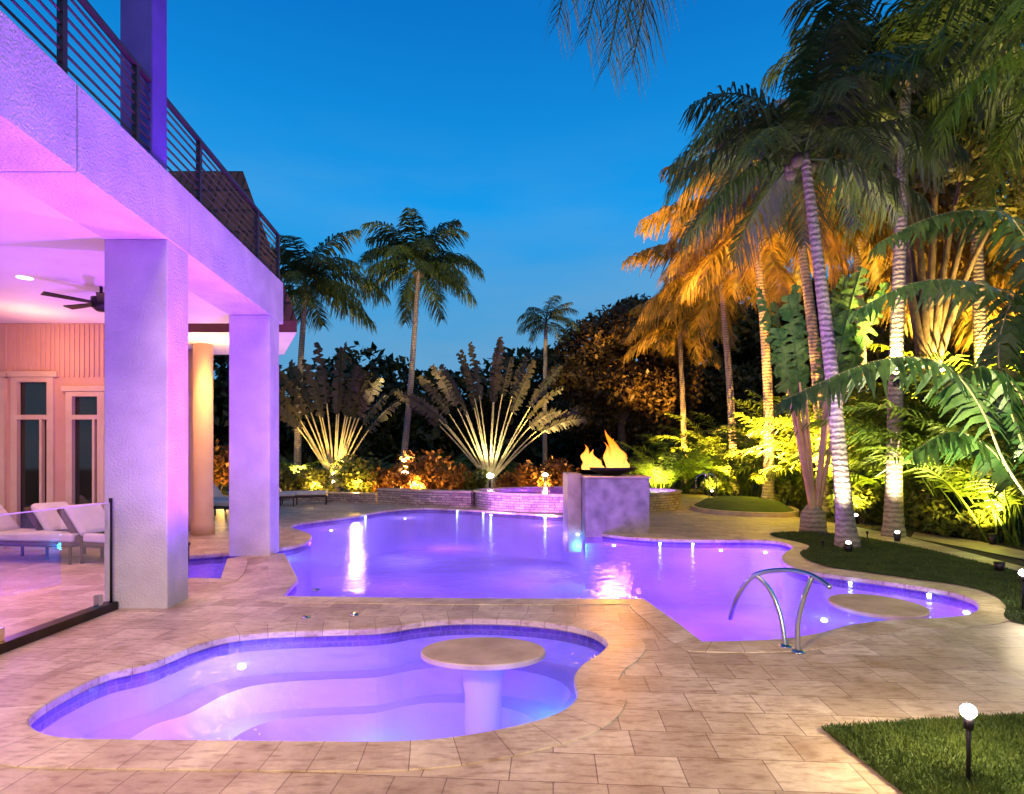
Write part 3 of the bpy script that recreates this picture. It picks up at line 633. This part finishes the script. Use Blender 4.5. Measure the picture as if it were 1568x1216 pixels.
coconut_palm(P(1262,790,16),P(1250,560,16),P(1215,280,16),3.1,30,M_palmlit,wind=-0.06,lw=0.07)
coconut_palm(P(1330,775,20),P(1320,560,20),P(1310,330,20),3.7,28,M_palmlit,lw=0.08)
coconut_palm(P(1050,757,30),P(1045,600,30),P(1040,500,30),3.2,22,M_palmlit,lw=0.08)
coconut_palm(P(1420,790,19),P(1425,560,19),P(1430,300,19),3.5,26,M_palmlit,lw=0.08)
coconut_palm(P(1500,790,17),P(1505,560,17),P(1500,420,17),3.0,26,M_palmlit,lw=0.08)
coconut_palm(P(1520,800,15),P(1500,500,15),P(1490,90,15),3.0,24)
e=empty('overhanging_palm'); topp=(1.3,1.4,6.6)
tube('trunk',resample([(2.6,-3.2,0),(2.4,-1.0,3.6),topp],20)[0],list(np.linspace(0.2,0.12,20)),M_trunk,e,12)
ac=Acc()
for pts in [[topp,(1.2,2.7,6.7),(0.95,3.7,5.9),(0.72,4.4,4.55)],[topp,(1.0,2.9,6.9),(0.7,3.9,6.2),(0.35,4.6,5.0)],[topp,(1.35,2.9,6.8),(1.15,4.0,5.9),(0.92,4.5,4.6)],[topp,(1.1,2.8,6.7),(0.85,3.8,5.9),(0.55,4.4,4.75)],[topp,(1.25,2.8,6.75),(1.05,3.8,5.95),(0.85,4.4,4.8)],[topp,(2.6,2.4,7.3),(3.4,3.2,6.9),(3.9,3.6,6.2)],[topp,(0.3,1.4,7.0),(-0.6,1.2,6.6),(-1.3,1.0,5.7)],[topp,(2.1,0.6,7.0),(2.9,0.0,6.6),(3.4,-.5,5.7)],[topp,(1.0,0.2,7.0),(0.6,-0.8,6.6),(0.3,-1.4,5.7)]]:
    frond(ac,resample(pts,16)[0],110,0.55,0.014,hang=0.7,tipdroop=0.4,lift=-0.1)
V,Q=ac.out(); npmesh('crown',V,Q,M_palm,e)
e=empty('coconut_palm'); ac=Acc(); tp=P(1680,60,7.5)
tube('trunk',resample([G(1760,870),P(1720,500,7.6),tp],24)[0],list(np.linspace(0.16,0.1,24)),M_trunk,e,12)
for i in range(22):
    frond(ac,arc(tp,i*2.4,math.radians(75-90*i/21),2.6,1.5,16),46,0.65,0.04,hang=0.4,tipdroop=0.4)
V,Q=ac.out(); npmesh('crown',V,Q,M_areca,e)

traveller_palm((P(750,752,27)[0],27,0.45),21,0.72,3.9,2.6,0.31)
traveller_palm((P(512,752,25)[0],25,0.45),17,0.54,3.2,2.6,0.33,lean=-0.03)
traveller_palm((P(1272,806,12)[0],12.6,0.1),11,0.22,3.0,2.2,0.30,pm=M_petsalmon,lm=M_banana)
e=empty('banana_plant'); ac=Acc(); st=Acc()
for pts,w in [([(1640,850,9),(1545,720,8.6),(1500,620,8.4),(1440,555,8.2),(1340,552,8.1),(1200,612,8.0)],0.5),
            ([(1640,850,9.2),(1620,520,8.8),(1560,345,8.6),(1480,322,8.5),(1410,338,8.4),(1345,372,8.3)],0.42),
            ([(1640,850,9.4),(1620,600,9.2),(1568,470,9.1),(1490,432,9.0),(1400,432,9.0),(1310,475,9)],0.45),
            ([(1640,850,9),(1570,690,9),(1530,560,9),(1545,470,9),(1600,400,9)],0.5),
            ([(1640,850,9.3),(1570,760,9.2),(1520,690,9.2),(1460,660,9.1),(1400,690,9.1)],0.45),
            ([(1640,850,9.3),(1590,700,8.9),(1560,600,8.8),(1500,560,8.8),(1440,600,8.8)],0.45)]:
    frond(ac,resample([P(*q) for q in pts],24)[0],50,w,0.095,fwd=0.35,hang=0.8,tipdroop=0.35,lift=0.1,start=0.42,jit=0.12,profile=0.4,stem=st,sr=0.02)
V,Q=ac.out(); npmesh('leaf_blades',V,Q,M_banana,e); V,Q=st.out(); npmesh('stalks',V,Q,M_petiole,e)

AR=[]
for k in range(4):
    ac=Acc()
    for i in range(30):
        az=i*2.4+rng.normal(0,.2); rr=rng.uniform(0.05,0.35); e0=math.radians(rng.uniform(58,88)); l=rng.uniform(1.8,3.4)
        frond(ac,arc((rr*math.cos(az),rr*math.sin(az),0),az,e0,l,math.radians(rng.uniform(60,115)),14,1.8),30,0.5,0.045,fwd=0.7,hang=0.15,tipdroop=0.3,lift=0.3,start=0.3,sr=0.014)
    V,Q=ac.out(); AR.append(npmesh('areca_mesh',V,Q,M_areca,link=False))
def areca(px,py,s=1.0,d=None):
    g=(P(px,700,d)[0],d,0)
    o=bpy.data.objects.new('areca_palm',random.choice(AR)); o.location=(g[0],g[1],-0.05); o.scale=(s,s,s*random.uniform(0.9,1.15)); o.rotation_euler=(0,0,random.uniform(0,6.28)); add(o)
for px,d,s in [(1010,24,1.0),(1045,26,1.1),(1085,27,1.2),(1150,22,1.1),(1210,19,1.1),(1245,21,1.3),(1290,17,1.2),(1330,15.5,1.2),(1375,16,1.3),(1420,14,1.3),(1460,13,1.3),(1500,12.2,1.3),(1540,11.3,1.25),(1590,10.6,1.25),(1480,15.5,1.6),(1560,14,1.7),(1400,18,1.6),(1340,20,1.6),(1450,18,1.9),(1530,17,2.0),(1620,12.5,1.6),(1280,23,1.6),(1220,25,1.6),(1180,27,1.5),(1120,29,1.5),(455,25.5,0.8),(560,26,0.7),(690,28,0.7),(790,29,0.6)]:
    areca(px,0,s,d)
for px,d,r_,h,m in [(440,23.5,1.0,1.2,M_shrub),(480,23.5,1.0,1.4,M_shrub),(545,24,1.1,1.7,M_shrub),(585,24,1.0,1.4,M_croton),(650,24,1.3,1.9,M_croton),(690,25,1.0,1.3,M_croton),(625,23,0.9,1.0,M_croton),(720,26,0.9,1.0,M_shrub),(790,25.5,0.9,1.0,M_croton),(825,25,1.0,1.3,M_croton),(852,25.5,1.0,1.5,M_croton),(335,24,1.2,2.0,M_croton),(360,25,1.2,1.6,M_shrub),(1110,24.5,0.9,0.7,M_shrub),(1000,25,1.1,1.9,M_shrub),(975,24.5,0.8,1.4,M_shrub),(1220,18,0.7,0.9,M_shrub),(1320,14.5,0.7,0.9,M_shrub),(1430,12.5,0.7,0.8,M_shrub),(1490,11.6,0.7,0.7,M_shrub)]:
    shrub((P(px,700,d)[0],d,0.0),r_,h,m,900 if d>20 else 1500,0.13 if d>20 else 0.09)

def cl(px,py,d,r,rz=None): p=P(px,py,d); return (p[0],p[1],p[2],r,r,rz or r*0.7)
tree(P(950,740,34),8,[cl(905,530,34,2.0),cl(950,510,34,2.2),cl(1000,500,34,2.2),cl(1030,540,34,2.0),cl(880,580,34,1.7),cl(940,590,34,2.4),cl(1010,600,34,2.4),cl(1000,650,35,2.4),cl(900,640,35,2.2),cl(975,480,35,1.4)],M_treefire,28000,0.18)
tree(P(1420,780,16),8,[cl(1360,200,13,0.8),cl(1400,260,13,0.9),cl(1440,140,14,1.0),cl(1480,230,14,1.0),cl(1530,190,14,1.1),cl(1550,290,14,1.1),cl(1350,280,13,0.6)],M_treeo,8000,0.11)
tree(P(1150,740,36),9,[cl(1080,470,38,2.2),cl(1130,520,38,2.6),cl(1200,500,38,2.6),cl(1260,470,36,2.6),cl(1200,600,36,3.0),cl(1100,610,36,3.0)],M_tree,16000,0.28)
tree(P(1450,740,26),9,[cl(1350,450,26,2.2),cl(1420,400,26,2.4),cl(1500,420,26,2.6),cl(1560,380,26,2.6),cl(1400,550,26,2.8),cl(1520,550,26,3.0),cl(1620,480,26,3)],M_treeo,20000,0.22)
bl=[]
for px in range(-200,1900,26):
    ty=565+18*math.sin(px*0.031)+10*math.sin(px*0.11)
    if 640<px<760: ty=580
    if 780<px<1100: ty=545
    if px>1100: ty=470
    for yy in (ty+25,ty+70,ty+115,ty+160): bl.append(cl(px+random.uniform(-10,10),yy,44+random.uniform(-2,3),2.1,1.9))
V,Q=leafcloud(bl,60000,0.42); npmesh('distant_trees',V,Q,M_tree)
nx,nz=160,20; V=[];Q=[]
for i in range(nx):
    for j in range(nz):
        x_=-90+180*i/(nx-1); z_=-0.5+7.2*j/(nz-1)+ (0.8*math.sin(x_*0.5)+0.5*math.sin(x_*1.7)) *j/(nz-1); V.append((x_,49+1.0*math.sin(i*1.3+j)+0.6*math.sin(j*2.1),z_))
for i in range(nx-1):
    for j in range(nz-1): Q.append((i*nz+j,(i+1)*nz+j,(i+1)*nz+j+1,i*nz+j+1))
npmesh('distant_hedge',V,Q,M_tree)

# ---------------------------------------------------------------- uplights
def uplight(loc,target,col,energy,angle=70,glow=True,sz=0.06):
    e=empty('garden_uplight'); zb=0 if loc[2]<1.2 else loc[2]-0.2
    tube('housing',[(loc[0],loc[1],zb),(loc[0],loc[1],loc[2]-0.06)],[0.05,0.07],M_dark,e,10)
    if glow: sphere('lens',(loc[0],loc[1],loc[2]-0.03),sz,M_glow,e,(1,1,0.6),10)
    lamp('uplight_lamp','SPOT',(loc[0],loc[1],loc[2]+0.06),col,energy,e,0.06,target,angle,0.7)
YW=(1,0.66,0.2)
up=lambda px,d,z=0.35:(P(px,700,d)[0],d,z)
uplight(up(750,26.2,0.8),P(750,600,27.0),(1,0.84,0.48),3600,100,sz=0.18)
uplight(up(510,24.2,0.6),P(512,620,25.1),YW,1300,95,sz=0.13)
uplight(up(620,23.2,1.0),P(640,450,28),(1,0.7,0.3),9000,60,sz=0.14)
uplight(up(835,24.2,0.9),P(836,500,30),YW,5000,60,sz=0.12)
uplight(up(456,24.8),P(465,480,26),YW,5000,60,False)
uplight(up(1299,9.85,0.2),P(1262,500,10.3),(1,0.85,0.62),900,80,sz=0.04)
uplight(up(1374,11.2,0.2),P(1374,500,12),(1,0.82,0.5),1400,80,sz=0.04)
uplight(up(1125,23.2),P(1100,420,24),(1,0.48,0.08),26000,90,False)
uplight(up(1165,17.5),P(1140,350,18.5),(1,0.46,0.07),22000,95,False)
uplight(up(1240,15.0),P(1205,300,16),(1,0.46,0.07),18000,95,False)
uplight(up(1310,19),P(1300,340,20),(1,0.50,0.08),24000,90,False)
uplight(up(1050,28.8),P(1040,480,30),(1,0.48,0.08),18000,90,False)
uplight(up(1425,18.6,3.0),P(1440,330,20),(1,0.56,0.10),22000,120,False)  # raised uplights are added: unseen, floating in foliage to brighten the canopy
uplight(up(1508,14.7,3.0),P(1500,300,17),(1,0.62,0.12),13000,120,False)
uplight(up(1372,11.7,3.2),P(1440,120,13),(1,0.72,0.2),3500,100,False)
for px,d,e_ in [(1310,14,600),(1430,12.6,800),(1520,10.8,600),(1220,18,900),(1090,24,1000),(1010,23,800),(1400,16,1600)]:
    uplight(up(px,d,0.25),(P(px,700,d)[0]+0.3,d+1.5,3.0),(1.0,0.74,0.12),e_*1.5,130,px in(1310,1090),0.05)
for px,d,e_ in [(480,22.8,200),(545,23,300),(640,22.8,400),(835,24,260),(340,22.5,200)]:
    lamp('shrub_lamp','POINT',(P(px,700,d)[0],d,0.5),(1,0.55,0.12),e_*1.2,None,0.1)
uplight(up(1530,8.2,0.2),P(1480,450,8.8),(0.9,0.92,0.45),1200,110,False)
x,y=G2(1235,885); lamp('violet_wash','SPOT',(x,y,-0.02),(0.3,0.06,1.0),1500,mainp,0.1,P(1265,480,10.4),50,0.8)
e=empty('deck_fill_light'); box('housing',-3.0,-2.7,-1.2,-1.0,4.6,4.8,M_dark,e,0.02); tube('bracket',[(-2.85,-1.2,4.7),(-3.4,-1.6,4.6)],0.03,M_dark,e,8)  # unseen warm light and its fixture, added to brighten the deck
lamp('deck_fill_lamp','SPOT',(-2.85,-0.95,4.7),(1,0.62,0.27),2350,e,0.25,(1.9,5.9,0),108,1.0)

# ---------------------------------------------------------------- world + sun
w=bpy.data.worlds.new('World'); scene.world=w; w.use_nodes=True; nt=w.node_tree; nt.nodes.clear()
out=nt.nodes.new('ShaderNodeOutputWorld'); bg=N(nt,'ShaderNodeBackground',Strength=1.0)
sky=N(nt,'ShaderNodeTexSky'); sky.sky_type='NISHITA'; sky.sun_disc=False; sky.sun_elevation=math.radians(2); sky.sun_rotation=math.radians(200)
tc=N(nt,'ShaderNodeTexCoord'); sp=N(nt,'ShaderNodeSeparateXYZ'); L(nt,tc.outputs['Generated'],sp.inputs[0])
r=N(nt,'ShaderNodeValToRGB'); cr=r.color_ramp
cr.elements[0].position=0.0; cr.elements[0].color=(0.13,0.34,0.54,1)
cr.elements[1].position=1.0; cr.elements[1].color=(0.0015,0.06,0.26,1)
for p,c in [(0.22,(0.05,0.34,0.70,1)),(0.38,(0.006,0.33,0.84,1)),(0.60,(0.001,0.18,0.60,1))]:
    q=cr.elements.new(p); q.color=c
L(nt,sp.outputs['Z'],r.inputs[0])
mp=N(nt,'ShaderNodeMapping'); mp.inputs['Scale'].default_value=(1.2,1.2,5.5); mp.inputs['Rotation'].default_value=(0,0.25,0); L(nt,tc.outputs['Generated'],mp.inputs[0])
no=N(nt,'ShaderNodeTexNoise',Scale=1.9,Detail=5); L(nt,mp.outputs[0],no.inputs[0])
r2=N(nt,'ShaderNodeValToRGB'); r2.color_ramp.elements[0].position=0.42; r2.color_ramp.elements[1].position=0.78; r2.color_ramp.elements[1].color=(0.8,0.8,0.8,1); L(nt,no.outputs[0],r2.inputs[0])
mr=N(nt,'ShaderNodeMapRange'); mr.inputs['From Min'].default_value=0.5; mr.inputs['From Max'].default_value=0.22; L(nt,sp.outputs['Z'],mr.inputs['Value'])
mm=N(nt,'ShaderNodeMath',operation='MULTIPLY'); L(nt,r2.outputs[0],mm.inputs[0]); L(nt,mr.outputs[0],mm.inputs[1])
mx=N(nt,'ShaderNodeMixRGB'); mx.inputs[2].default_value=(0.18,0.39,0.62,1); L(nt,mm.outputs[0],mx.inputs[0]); L(nt,r.outputs[0],mx.inputs[1])
sc_=N(nt,'ShaderNodeMixRGB',blend_type='ADD'); sc_.inputs[0].default_value=0.004; L(nt,mx.outputs[0],sc_.inputs[1]); L(nt,sky.outputs[0],sc_.inputs[2])
L(nt,sc_.outputs[0],bg.inputs[0]); L(nt,bg.outputs[0],out.inputs[0])
sl=bpy.data.lights.new('sun','SUN'); sl.energy=0.65; sl.angle=math.radians(15); sl.color=(1,0.60,0.28)
so=bpy.data.objects.new('sun',sl); so.rotation_euler=Vector((-0.3,1,-0.9)).to_track_quat('-Z','Y').to_euler(); add(so)

cam=bpy.data.cameras.new('camera'); co=bpy.data.objects.new('camera',cam); add(co)
co.location=(0,0,H); co.rotation_euler=(math.radians(90),0,0); cam.sensor_width=36; cam.lens=36*F/1568; cam.shift_y=92/1568; cam.clip_end=2000; cam.clip_start=0.05
scene.camera=co
scene.view_settings.view_transform='Standard'; scene.view_settings.look='None'; scene.view_settings.exposure=0
